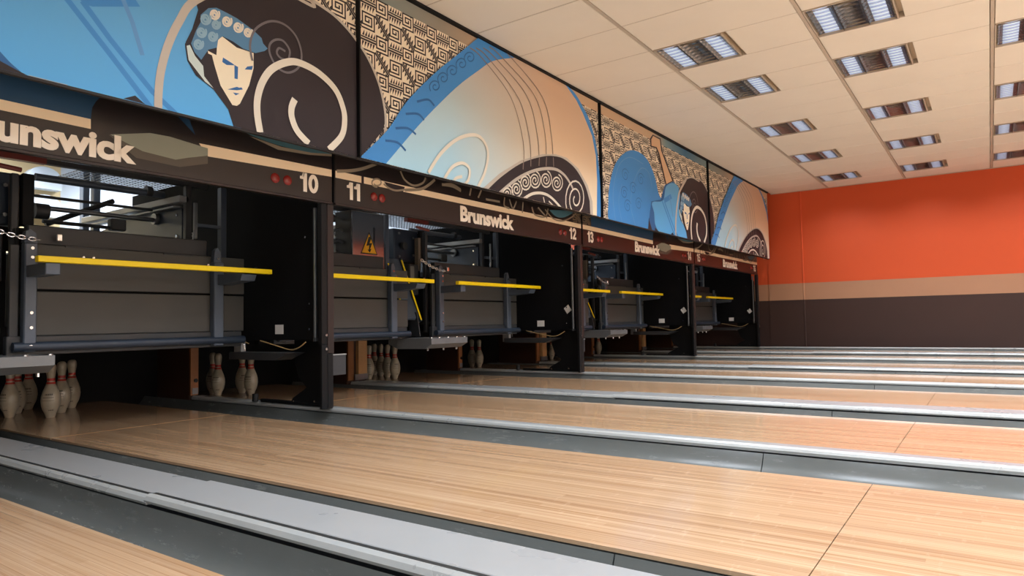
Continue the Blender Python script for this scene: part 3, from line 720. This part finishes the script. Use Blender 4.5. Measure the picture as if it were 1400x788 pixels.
# ================================================================== PINSETTERS
def hexbolt(mb, x, y, z, r=.009, mi=0):
    mb.tube([(x, y, z), (x, y-.010, z)], r, 6, mi); return mb
def rod(name, u0, v0, u1, v1, Y, r, mat, root, off, n=10):
    a = WY(u0, v0, Y); b = WY(u1, v1, Y); zz = (a[1]+b[1])/2
    return MB().tube([(a[0], Y, zz), (b[0], Y, zz)], r, n).build(name, mat, root, off, True)
PX = -.45        # inner side plate of the machine for lane ten
def make_pinsetter():
    c = ln_c(10); t = thing('pinsetter', (c, .75, 0), '', 'pinsetter', 'pinsetters behind the masks'); off = (c, .75, 0)
    MB().box((-1.44, .75, .812), (-.167, .772, 1.062), 0, .004).build('upper_board', 'board', t, off)
    MB().box((-1.44, .75, .556), (-.170, .772, .800), 0, .004).build('lower_board', 'board', t, off)
    MB().box((-1.47, .79, 1.064), (-.42, .85, 1.172), 0, .006).build('cross_beam', 'charcoal', t, off)
    lp = MB().box((-1.515, .69, .47), (-1.454, .748, 1.06), 0, .006)
    lp.prism([(-1.515, 1.06), (-1.454, 1.06), (-1.462, 1.115), (-1.488, 1.135), (-1.508, 1.12)], 1, .70, .748)
    p_ = lp.build('guide_post', 'bluegrey', t, off)
    for z in (.50, .60, .68, .98, 1.03): hexbolt(MB(), -1.483, .69, z).build('bolt', 'chrome', p_, off)
    MB().box((-1.566, .742, .50), (-1.522, .770, 1.05), 0, .004).build('side_strip', 'charcoal', t, off)
    rp = MB().box((-.427, .69, .46), (-.358, .748, 1.02), 0, .006)
    rp.prism([(-.427, 1.02), (-.372, 1.02), (-.376, 1.075), (-.398, 1.118), (-.418, 1.10)], 1, .70, .735)
    p_ = rp.build('guide_post', 'bluegrey', t, off)
    for z in (.50, 1.045): hexbolt(MB(), -.40, .70, z).build('bolt', 'chrome', p_, off)
    MB().tube([(-1.56, .705, .497), (-.20, .705, .497)], .026, 14).build('bottom_tube', 'plateblue', t, off, True)
    MB().box((-1.58, .73, .452), (-.20, .775, .555), 0, .004).build('bottom_rail', 'charcoal', t, off)
    yb = MB().box((-1.547, .43, .936), (-.165, .472, .968), 0, .003).build('safety_bar', 'yellow', t, off); yb['label'] = 'bright yellow bar'
    for x in (-1.33, -1.28, -.62, -.28):
        hexbolt(MB(), 0, 0, 0, .007).build('bolt', 'chrome', yb, (-x+off[0], -.45+off[1], -.972+off[2]))
    MB().box((-1.510, .44, .872), (-1.44, .69, .935), 0, .004).build('bar_arm', 'bluegrey', t, off)
    MB().prism([(.41, .925), (.69, .935), (.69, .868), (.43, .885)], 0, -.405, -.300).build('bar_arm', 'bluegrey', t, off)
    # upper works
    MB().box((-1.52, 1.02, 1.575), (-.28, 1.06, 1.605)).build('top_rail', 'charcoal', t, off)
    MB().box((-1.60, 1.015, 1.572), (-1.30, 1.062, 1.61)).build('top_rail_end', 'redpaint', t, off)
    rod('lift_shaft', 48, 243, 224, 266, 1.32, .024, 'bluegrey', t, off, 12)
    a = WY(205, 262, 1.32); MB().tube([(a[0]-.03, 1.32, a[1]), (a[0]+.01, 1.32, a[1])], .036, 14).build('shaft_collar', 'charcoal', t, off, True)
    rod('control_rod', 44, 270, 208, 285, 1.36, .010, 'charcoal', t, off, 8)
    rod('drive_shaft', 60, 287, 212, 299, 1.40, .016, 'steel', t, off, 10)
    a = WY(211, 299.5, 1.40); MB().tube([(PX-.025, 1.40, a[1]), (PX, 1.40, a[1])], .042, 18).build('flange', 'steel', t, off, True)
    rod('control_rod', 58, 305, 168, 311, 1.30, .012, 'charcoal', t, off, 8)
    a = WY(160, 310, 1.30); MB().box((a[0]-.05, 1.27, a[1]-.03), (a[0]+.05, 1.33, a[1]+.05), 0, .008).build('cam_block', 'charcoal', t, off)
    a = WY(62, 307, 1.7); b = WY(155, 275, 1.7); MB().tube([(a[0], 1.7, a[1]), (b[0], 1.7, b[1])], .018, 8).build('diagonal_link', 'charcoal', t, off, True)
    a = WY(36, 266, 1.05); MB().box((a[0]-.032, 1.02, 1.19), (a[0]+.032, 1.06, 1.50), 0, .006).build('bearing_box', 'black', t, off)
    a = WY(46, 288, 1.20); MB().tube([(a[0], 1.20, a[1]), (a[0]+.075, 1.20, a[1])], .048, 18).build('clutch_drum', 'charcoal', t, off, True)
    sp = MB().prism([(1.06, 1.19), (2.35, 1.19), (2.35, 1.36), (1.9, 1.42), (1.06, 1.42)], 0, PX, PX+.02).build('side_plate', 'plateblue', t, off)
    for y, z in ((1.12, 1.23), (1.12, 1.38), (1.6, 1.26), (2.0, 1.30)): MB().tube([(PX, y, z), (PX-.008, y, z)], .011, 6).build('bolt', 'chrome', sp, off)
    MB().box((PX-.003, 1.10, 1.205), (PX, 1.14, 1.235)).build('label_tag', 'paper', sp, off)
    MB().box((PX-.05, 1.0, 1.455), (PX+.02, 2.5, 1.50), 0, .004).build('slide_rail', 'lightgrey', t, off)
    MB().box((PX-.04, 1.1, 1.425), (PX+.02, 2.5, 1.44), 0, .003).build('slide_rail', 'lightgrey', t, off)
    a = WY(256, 290, 1.02); MB().box((a[0]-.02, 1.0, 1.172), (a[0]+.02, 1.04, 1.575), 0, .004).build('upright', 'charcoal', t, off)
    a = WY(304, 300, 1.02); u_ = MB().box((a[0]-.022, 1.0, .95), (a[0]+.022, 1.05, 1.60), 0, .004).build('upright', 'bluegrey', t, off)
    a2 = WY(268, 308, 1.02); MB().box((a2[0], 1.01, a2[1]-.012), (a[0]-.022, 1.04, a2[1]+.012)).build('tie_bar', 'bluegrey', u_, off)
    a = WY(266, 300, .9); sb = MB().box((a[0]-.012, .88, 1.19), (a[0]+.012, .90, 1.44), 0, .003).build('spring_bracket', 'steel', t, off)
    MB().tube([(a[0]-.02, .885, 1.10+.012*q) for q in range(12)], [.004+.004*(q % 2) for q in range(12)], 8).build('spring', 'steel', sb, off, True)
    MB().box((-1.46, .86, .60), (-.20, 2.70, 1.04), 0, .01).build('body_light_block', 'black', t, off)  # dark mass added behind the boards to block view and back-room light
    for x in (-1.52, -.24): MB().box((x, 1.0, .45), (x+.05, 1.06, .60)).build('machine_leg', 'black', t, off)
    # small details on the board face
    MB().box((-1.30, .742, 1.052), (-1.06, .752, 1.062)).build('hinge_strip', 'charcoal', t, off)
    MB().box((-.74, .742, 1.052), (-.55, .752, 1.062)).build('hinge_strip', 'charcoal', t, off)
    MB().box((-1.345, .74, 1.085), (-1.315, .77, 1.125), 0, .004).build('latch', 'chrome', t, off)
    return t
ps = make_pinsetter(); ps['label'] = 'grey pinsetter with a long yellow bar under the number ten'
pl = {11: 'grey pinsetter with a yellow bar behind the electrical box under number eleven', 12: 'grey pinsetter with a yellow bar under the number twelve',
      13: 'grey pinsetter mostly hidden by the post under the number thirteen', 14: 'grey pinsetter with a yellow bar under the number fourteen',
      15: 'grey pinsetter barely showing right of the post under number fifteen', 16: 'farthest grey pinsetter with a yellow bar under the number sixteen'}
for n in range(11, 17):
    o = copy_tree(ps); o.location = (ln_c(n)-(.04 if n % 2 == 0 else 0)+(.04 if n % 2 == 0 else 0), .75, 0); o['label'] = pl[n]

# ------------------------------------------------------------------ ball lift between the two machines of a bay
def make_lift():
    b0 = 0.0; t = thing('ball_lift', (1.64, .65, .44), '', 'ball lift', 'ball lifts between the machines'); off = (1.64, .65, .44)
    tr = MB().prism([(.40, .405), (.40, .456), (.92, .456), (.92, .405), (.80, .362), (.48, .365)], 0, 1.39, 1.88).build('tray', 'traygrey', t, off)
    for x in (1.42, 1.52, 1.64, 1.76, 1.87): MB().tube([(x, .43, .456), (x, .43, .463)], .012, 8).build('bolt', 'chrome', tr, off)
    for x in (1.45, 1.66, 1.84): MB().tube([(x, .50, .366), (x, .50, .345)], .009, 6).build('bolt', 'chrome', tr, off)
    for x0, x1 in ((1.42, 1.485), (1.635, 1.74)):
        br = MB().prism([(.76, .467), (.90, .467), (.90, .69), (.80, .69)], 0, x0, x0+.012); br.box((x0, .885, .467), (x1, .90, .69))
        br.build('bracket', 'charcoal', t, off)
    MB().tube([(1.485, .83, .64), (1.635, .83, .64)], .022, 12).build('roller', 'bluegrey', t, off, True)
    f = MB(); f.bar((1.47, .80, .60), (1.47, 1.05, 1.20), .05, .014, 0, (0, 1, 0)); f.bar((1.68, .80, .60), (1.68, 1.05, 1.20), .05, .014, 0, (0, 1, 0))
    f.bar((1.575, .81, .64), (1.575, 1.06, 1.20), .21, .012, 0, (1, 0, 0)); f.build('inclined_frame', 'bluegrey', t, off)
    for x in (1.478, 1.672):
        MB().bar((x, .775, .62), (x, 1.02, 1.19), .018, .004, 0, (1, 0, 0)).build('warning_strip', 'yellow', t, off)
    MB().box((1.70, .94, .86), (1.82, 1.07, 1.15), 0, .006).build('control_box', 'charcoal', t, off)
    MB().box((1.705, .936, 1.02), (1.755, .939, 1.13)).build('notice', 'noticegrey', t, off)
    MB().box((1.83, .86, .50), (1.865, .90, 1.46), 0, .004).build('channel_post', 'charcoal', t, off)
    MB().tube([(1.70, .85, 1.495), (1.87, .85, 1.48)], .014, 8).build('lever', 'redpaint', t, off, True)
    g = MB().box((1.63, 1.075, 1.19), (1.958, 1.17, 1.50), 0, .01).build('gear_housing', 'plateblue', t, off)
    for x, z in ((1.55, 1.23), (1.55, 1.45), (1.74, 1.42), (1.74, 1.25)): hexbolt(MB(), x+.12, 1.05, z, .012).build('bolt', 'steel', g, off)
    MB().tube([(1.72, 1.05, 1.33), (1.72, 1.015, 1.33)], .035, 16).build('shaft_hub', 'charcoal', g, off, True)
    MB().box((1.875, .99, 1.10), (1.91, 1.045, 1.42), 0, .004).build('tan_bracket', 'mbr', t, off)
    pts = [(1.845, .84, 1.15), (1.85, .82, 1.0), (1.835, .82, .85), (1.85, .83, .72), (1.90, .84, .62), (1.93, .86, .56)]
    MB().tube(pts, .010, 8).build('hose', 'rubber', t, off, True)
    MB().box((1.50, 1.36, .60), (1.80, 1.58, 1.16), 0, .01).build('lift_casing', 'black', t, off)
    MB().box((1.40, 1.09, 1.045), (2.0, 1.10, 1.188)).build('gap_filler_plate', 'black', t, off)  # dark plates added to cover the bright gap onto the back wall
    MB().box((1.46, 1.09, .60), (1.885, 1.10, 1.044)).build('gap_filler_plate', 'black', t, off)
    return t
M['noticegrey'] = pm('grey_notice', (120, 118, 112), .7, 0, .1, 40)
M['mbr'] = pm('tan_plate', (128, 116, 100), .5, .2, .1, 6)
M['traygrey'] = pm('tray_grey', (112, 115, 118), .4, .3, .08, 5)
bl = make_lift(); bn = {0: 'ball lift with a pale tray between the pinsetters eleven and twelve', -1: 'ball lift at the left edge left of pinsetter ten',
    1: 'ball lift with a pale tray between the pinsetters thirteen and fourteen', 2: 'ball lift with a pale tray between the pinsetters fifteen and sixteen'}
bl['label'] = bn[0]
for k in (-1, 1, 2):
    o = copy_tree(bl); o.location.x += 2*P*k; o['label'] = bn[k]
# safety chains
def chain(x0, z0, x1, z1, y, n, label):
    t = thing('safety_chain', ((x0+x1)/2, y, min(z0, z1)), label, 'chain', 'steel chains on the machines'); off = tuple(t.location)
    me = None; L = math.hypot(x1-x0, z1-z0)/n
    for i in range(n):
        f = (i+.5)/n; x = x0+(x1-x0)*f; z = z0+(z1-z0)*f-.02*4*f*(1-f)
        if me is None:
            lk = MB().tube([(math.cos(a)*L*.72+0, 0, math.sin(a)*L*.40) for a in [2*math.pi*q/10 for q in range(11)]], L*.13, 6, 0, False).build('chain_link', 'chrome', t, (0, 0, 0), True)
            me = lk.data
        else: lk = bpy.data.objects.new('chain_link', me); COL.objects.link(lk); lk.parent = t
        sl = (z1-z0-.08*(1-2*f))/(x1-x0)
        lk.location = (x-off[0], 0, z-off[2]); lk.rotation_euler = (math.radians(90) if i % 2 else math.radians(15), -math.atan(sl), 0)
for k in range(-1, 3):
    chain(1.56+2*P*k, 1.165, 1.90+2*P*k, 1.075, .665, 14, 'small steel chain hanging at the left post of pinsetter %s' % NW[12+2*k])

# ------------------------------------------------------------------ side panels and posts
def make_side():
    t = thing('machine_side_panel', (0, .5, RZ), '', 'side panel', 'black side panels at the posts'); off = (0, .5, RZ)
    p_ = MB().prism([(.07, .488), (2.60, .488), (2.60, 1.75), (.12, 1.75), (.12, 1.30), (.07, 1.27)], 0, -.05, -.034).build('panel', 'panelblack', t, off)  # rear stretch added so black sheet fills the dark void behind the upright
    MB().box((-.0515, .468, .529), (-.05, .560, .594)).build('label', 'paper', p_, off)
    for y, z in ((.18, .56), (.18, .73), (.22, 1.18), (.80, .53), (.99, .60)): MB().tube([(-.05, y, z), (-.060, y, z)], .008, 6).build('bolt', 'chrome', p_, off)
    lo = MB().prism([(.03, RZ+.002), (.46, RZ+.002), (.44, .085), (.285, .165), (.37, .225), (.415, .34), (.42, .50), (.03, .50)], 0, .002, .014).build('lower_plate', 'black', t, off)
    for y, z in ((.20, .075), (.42, .066)): MB().tube([(.002, y, z), (-.006, y, z)], .008, 6).build('bolt', 'chrome', lo, off)
    MB().box((-.006, .05, RZ+.001), (.03, .80, RZ+.022), 0, .003).build('foot_strip', 'black', t, off)
    MB().tube([(-.005, .86, RZ+.001), (-.005, .86, RZ+.055)], .022, 10).build('knob', 'rubber', t, off, True)
    MB().prism([(.255, .405), (.93, .405), (.93, .355), (.40, .355)], 0, -.17, -.034).build('shelf', 'charcoal', t, off)
    MB().box((-.075, .93, .36), (-.034, 1.02, .48), 0, .004).build('shelf_bracket', 'lightgrey', t, off)
    MB().box((-.095, .075, .50), (-.075, .095, 1.36), 0, .003).build('edge_strip', 'steel', t, off)
    MB().box((-.095, .075, .48), (-.034, .095, .50)).build('edge_clip', 'steel', t, off)
    MB().box((.03, .10, .245), (.185, .12, .380), 0, .003).build('deflector', 'charcoal', t, off)
    MB().box((.03, .095, .380), (.185, .125, .388)).build('deflector_edge', 'lightgrey', t, off)
    return t
sl = {0: 'tall black side panel with a white label right of the number ten', 1: 'tall black side panel with a white label under the number twelve',
      2: 'tall black side panel with a white label under the number fourteen', 3: 'tall black side panel with a white label under the number sixteen'}
sd = make_side(); sd['label'] = sl[0]
po = thing('support_post', (-.05, .02, RZ), 'dark brown post between the bays ten and eleven', 'post', 'posts carrying the mask panels'); off = (-.05, .02, RZ)
MB().box((-.052, -.0, .40), (-.001, .045, MKB-.012), 0, .003).build('front_face', 'brownpost', po, off)
MB().box((-.052, .002, RZ), (-.012, .045, .40), 0, .003).build('foot', 'black', po, off)
MB().box((-.099, .004, .46), (-.053, .045, MKB-.012), 0, .003).build('channel', 'black', po, off)
MB().box((-.099, .004, RZ), (-.053, .030, .46), 0, .003).build('lower_channel', 'black', po, off)
for z in (.43, .52): MB().tube([(-.07, .004, z), (-.07, -.008, z)], .009, 8).build('bolt', 'chrome', po, off)
pn = {1: 'dark brown post between the bays twelve and thirteen', 2: 'dark brown post between the bays fourteen and fifteen', 3: 'dark post at the end beside the orange wall'}
for k in (1, 2, 3):
    o = copy_tree(sd); o.location.x += 2*P*k; o['label'] = sl[k]
    MB().prism([(.12, .70), (.175, .66), (.215, .72), (.16, .76)], 0, -.0525, -.0508).build('paper_tag', 'paper', o, (0, .5, RZ))
    o = copy_tree(po); o.location.x += 2*P*k; o['label'] = pn[k]
# loose cables looped below the panels
def cable(name, pts, r, mat, label):
    pts = [Vector(p) for p in pts]; c = Vector((sum(p.x for p in pts)/len(pts), sum(p.y for p in pts)/len(pts), min(p.z for p in pts)))
    q = []
    for i in range(len(pts)-1):
        a, b, d, e = pts[max(0, i-1)], pts[i], pts[i+1], pts[min(len(pts)-1, i+2)]
        for k in range(6):
            s = k/6; q.append(.5*((2*b)+(d-a)*s+(2*a-5*b+4*d-e)*s*s+(3*b-a-3*d+e)*s**3))
    q.append(pts[-1])
    o = MB().tube(q, r, 7).build(name, mat, None, tuple(c), True); return tag(o, label, 'cable', 'loose cables under the side panels')
def ps3(u, v, X=-.075): return tuple(on(u, v, 0, X))
for k, nm in ((0, 'ten'), (1, 'twelve'), (2, 'fourteen'), (3, 'sixteen')):
    s = Vector((2*P*k, 0, 0))
    cable('loose_cable', [Vector(ps3(*q))+s for q in ((320, 453), (333, 466), (340, 470))], .004, 'cable', 'short tan cable end beside the label panel of bay %s' % nm)
    cable('loose_cable', [Vector(ps3(*q))+s for q in ((356, 466), (378, 473), (397, 478.5), (408, 476), (418, 468))], .004, 'cable', 'tan cable looped under the black panel of bay %s' % nm)
    cable('loose_cable', [Vector(ps3(*q))+s for q in ((332, 466), (334, 472), (335, 479))], .0035, 'chrome', 'pale short wire beside the shelf bracket of bay %s' % nm)

# ------------------------------------------------------------------ kickback boards
def kick(x0, x1, y0, label, wide):
    t = thing('kickback_board', ((x0+x1)/2, y0+.4, -.29), label, 'kickback', 'wooden kickback boards beside the pins'); off = tuple(t.location)
    MB().box((x0, y0+.02, -.29), (x1, 2.25, .43)).build('board', 'kick', t, off)
    if not wide:
        MB().box((x0, y0, RZ+.002), (x1, y0+.019, .43)).build('front_edge', 'kicklight2', t, off)  # paler tone than the board puts light on the front face
        MB().box((x0+.012, y0-.006, RZ+.01), (x1-.005, y0, .10)).build('corner_plate', 'steel', t, off)
        MB().tube([(x0+.04, y0-.001, .16), (x0+.04, y0-.012, .16)], .016, 8).build('screw', 'rubber', t, off)
    else:
        MB().box((x0, y0, RZ+.002), (x0+.07, y0+.019, .43)).build('front_edge', 'kicklight2', t, off)
        MB().box((x0+.115, y0-.02, .10), (x0+.226, y0+.019, .43)).build('light_plank', 'kicklight', t, off)
        MB().box((x0+.06, y0-.03, RZ+.002), (x0+.226, y0-.021, .10)).build('corner_plate', 'steel', t, off)
M['kicklight2'] = pm('kickback_orange_lit_wood', (140, 88, 48), .5, 0, .15, 7)
for k in range(0, 4): kick(2*P*k, 2*P*k+.064, 1.73, 'brown kickback board edge beside the pins right of bay %s' % NW[10+2*k], False)
for k in range(0, 3): kick(2*P*k+1.518, 2*P*k+1.746, 1.60, 'pale wooden kickback end between the pins of bays %s and %s' % (NW[11+2*k], NW[12+2*k]), True)

# ------------------------------------------------------------------ pins
def make_pin():
    t = thing('bowling_pin', (0, 0, 0), '', 'bowling pin', 'bowling pins standing in the pits')
    S = .362/.381
    pr = [(.0258, 0), (.029, .006), (.036, .03), (.0497, .0572), (.0567, .0857), (.0605, .1143), (.0583, .149), (.0495, .184), (.039, .210), (.0315, .2287), (.0249, .2510), (.0237, .2630), (.0250, .282), (.0283, .305), (.0320, .335), (.0318, .352), (.0282, .367), (.019, .377), (.006, .381)]
    MB().lathe([(a*S, b*S) for a, b in pr], (0, 0, 0), 22).build('body', 'pinwhite', t, (0, 0, 0), True)
    def rad(h):
        for (r0, h0), (r1, h1) in zip(pr, pr[1:]):
            if h0 <= h <= h1: return r0+(r1-r0)*(h-h0)/(h1-h0)
    for h0, h1 in ((.236, .249), (.258, .276)):
        hs = [h0+(h1-h0)*q/4 for q in range(5)]
        MB().lathe([((rad(h)+.0012)*S, h*S) for h in hs], (0, 0, 0), 22).build('red_band', 'pinred', t, (0, 0, 0), True)
    for h0, h1, a0, n in ((.140, .146, 3.3, 9), (.158, .170, 3.5, 7), (.120, .124, 3.2, 10), (.05, .058, 3.9, 5)):
        m_ = MB()
        for q in range(n):
            a = a0+q*.13
            m_.add([((rad(h)+.0010)*S*math.cos(aa), (rad(h)+.0010)*S*math.sin(aa), h*S) for h, aa in ((h0, a), (h0, a+.08), (h1, a+.08), (h1, a))], [(0, 1, 2, 3)])
        o = m_.build('scuff_mark', 'pindark', t, (0, 0, 0)); o['kind'] = 'stuff'
    return t
pin = make_pin()
def on0(u, v): p = on(u, v, 2, 0); return (p.x, p.y)
def atx(u, Y): return (WY(u, 540, Y)[0], Y)
spots = [((-1.157, 1.939), 'scuffed white pin at the left edge under the tray'), ((-1.04, 2.16), 'white pin second from the left edge, behind the edge pin'), ((-.90, 2.36), 'white pin third from the left edge, in the dark'),
 (on0(69, 571), 'scuffed white pin with red bands standing in front in lane ten'), (atx(84, 1.90), 'white pin just behind the front pin of lane ten'), (atx(98, 2.16), 'rearmost white pin of the right trio in lane ten'),
 (on0(298, 541), 'white pin beside the kickback edge in bay eleven'), (atx(291, 2.10), 'white pin hidden behind the pin at the kickback edge in bay eleven'), (on0(343, 540), 'white pin with red band left of the black post'), (atx(331, 1.92), 'white pin half hidden behind the pin left of the post'),
 (on0(540, 518), 'front white pin with red bands in bay twelve'), (atx(530, 1.95), 'second white pin from the front in bay twelve'), (atx(521, 2.16), 'third white pin from the front in bay twelve'), (atx(512, 2.37), 'white pin deep in the dark in bay twelve'), (atx(505, 1.96), 'white pin beside the pale plank in bay twelve'),
 (atx(646, 2.18), 'left white pin of the pair beyond the brown board in bay thirteen'), (atx(656, 2.02), 'right white pin of the pair beyond the brown board in bay thirteen'),
 (atx(755, 2.08), 'white pin half hidden by the black plate under number twelve'), (atx(820, 2.1), 'white pin right of the post under number thirteen')]
for i, ((x, y), lab) in enumerate(spots):
    o = pin if i == 0 else copy_tree(pin); o.location = (x, y, .0005); o.rotation_euler.z = (i*1.7) % .9-.4; o['label'] = lab

# ------------------------------------------------------------------ electrical box
x0, z0 = WY(482, 366, .88); x1, z1 = WY(525, 294, .88)
t = thing('electrical_box', ((x0+x1)/2, .98, z0), 'metal electrical box with a yellow triangular warning sign', 'electrical box'); off = tuple(t.location)
M['boxsteel'] = pm('brushed_box_steel', (182, 186, 192), .2, .92, .03, 3)
MB().box((x0, .90, z0), (x1, 1.10, z1), 0, .004).build('housing', 'charcoal', t, off)
dr = MB().box((x0+.002, .88, z0+.002), (x1-.002, .899, z1-.002), 0, .004).build('door', 'boxsteel', t, off)
def sgn(pts): return [WY(u, v, .88) for u, v in pts]
M['signyellow'] = pm('sign_yellow', (240, 176, 20), .5, 0, .03, 5)
tri = sgn([(493, 346.5), (516, 349), (504.5, 317.5)])
def flatpoly(name, poly, y, mat): return MB().prism(poly, 1, y, y-.0012).build(name, mat, dr, off)
cxm = sum(p[0] for p in tri)/3; czm = sum(p[1] for p in tri)/3
flatpoly('sign_border', tri, .8799, 'rubber')
flatpoly('sign_face', [(cxm+(a-cxm)*.86, czm+(b-czm)*.86) for a, b in tri], .8786, 'signyellow')
q = sgn([(503.5, 324), (508, 324), (504.8, 333), (508.5, 332.5), (505.6, 341), (507.5, 340.5), (505.2, 345.5), (502.2, 341.5), (504, 341.5), (504.6, 335.5), (500.6, 336.5)])
flatpoly('sign_bolt', q, .8773, 'rubber')
MB().box((x0+.20, .872, z0+.004), (x0+.33, .88, z0+.018)).build('latch', 'chrome', dr, off)
for i in range(4):
    z = z1-.07-.10*i
    MB().tube([(x0, 1.0, z), (x0-.05, 1.0, z+.012), (x0-.10, 1.0, z-.01), (x0-.15, 1.0, z-.06), (x0-.17, 1.0, z-.14)], .012, 8).build('conduit', 'steel', t, off, True)
MB().box((x0+.05, .95, 1.06), (x1-.05, 1.05, z0)).build('stand', 'charcoal', t, off)

# ------------------------------------------------------------------ machine room
for k in range(0, 4):
    mg = MB(); xa = 2*P*k-.50; ya, yb2 = 1.95, 3.05
    nx, ny = (66 if k < 3 else 20), 22
    for i in range(nx+1): x = xa+i*.05; mg.box((x-.0028, ya, 1.90), (x+.0028, yb2, 1.904))
    for j in range(ny+1): y = ya+j*.05; mg.box((xa, y-.0028, 1.904), (xa+nx*.05, y+.0028, 1.908))
    tag(mg.build('wire_mesh_guard', 'mesh', None, (xa+.8, 2.5, 1.9)), 'wire mesh guard above the machines of bay %s, behind the mask' % NW[min(16, 10+2*k)], 'mesh', 'wire mesh guards', 'stuff')
for i in range(6):
    xx = -1.0+i*2.1
    t = thing('strip_light', (xx, 3.85, 2.45), 'white strip light of the machine room, %s from the left' % ('first', 'second', 'third', 'fourth', 'fifth', 'last')[i], 'strip light', 'strip lights of the machine room'); off = (xx, 3.85, 2.45)
    MB().box((xx-.80, 3.35, 2.45), (xx+.80, 4.35, 2.50)).build('housing', 'whitewall', t, off)
    MB().box((xx-.77, 3.38, 2.435), (xx+.77, 4.32, 2.45)).build('diffuser', 'backtube', t, off)
    for sx in (-.7, .7): MB().box((xx+sx-.01, 3.84, 2.50), (xx+sx+.01, 3.86, ZC+.05)).build('hanger', 'steel', t, off)
    ld = bpy.data.lights.get('back_light') or bpy.data.lights.new('back_light', 'AREA'); ld.shape = 'RECTANGLE'; ld.size = 1.5; ld.size_y = .8; ld.energy = BACK_W; ld.color = (.88, .95, 1); ld.spread = math.radians(132)
    lo = bpy.data.objects.new('back_light', ld); COL.objects.link(lo); lo.parent = t; lo.location = (0, 0, -.02)
# white arches standing in for lamp glow, and uprights, seen through the near bay
for u, v in ((58, 246), (58, 284)):
    x, z = WY(u, v, 4.5)
    arc = [(x+math.cos(a)*.16, z+math.sin(a)*.13) for a in [math.pi*q/12 for q in range(13)]]+[(x-.16, z-.10), (x+.16, z-.10)]
    tag(MB().prism(arc, 1, 4.44, 4.56).build('arched_glow', 'whitewall'), 'white arched shape standing for lamp glow on the cream back wall, %s' % ('upper' if v < 260 else 'lower'), 'panel', 'white arched glow shapes')
for u in (117, 132):
    x, z = WY(u, 260, 3.6)
    tag(MB().box((x-.03, 3.58, -.3), (x+.03, 3.66, 2.9), 0, .005).build('frame_post', 'bluegrey'), 'grey upright of the machine room frame, %s of the pair' % {117: 'left', 132: 'right'}[u], 'post', 'machine room uprights')
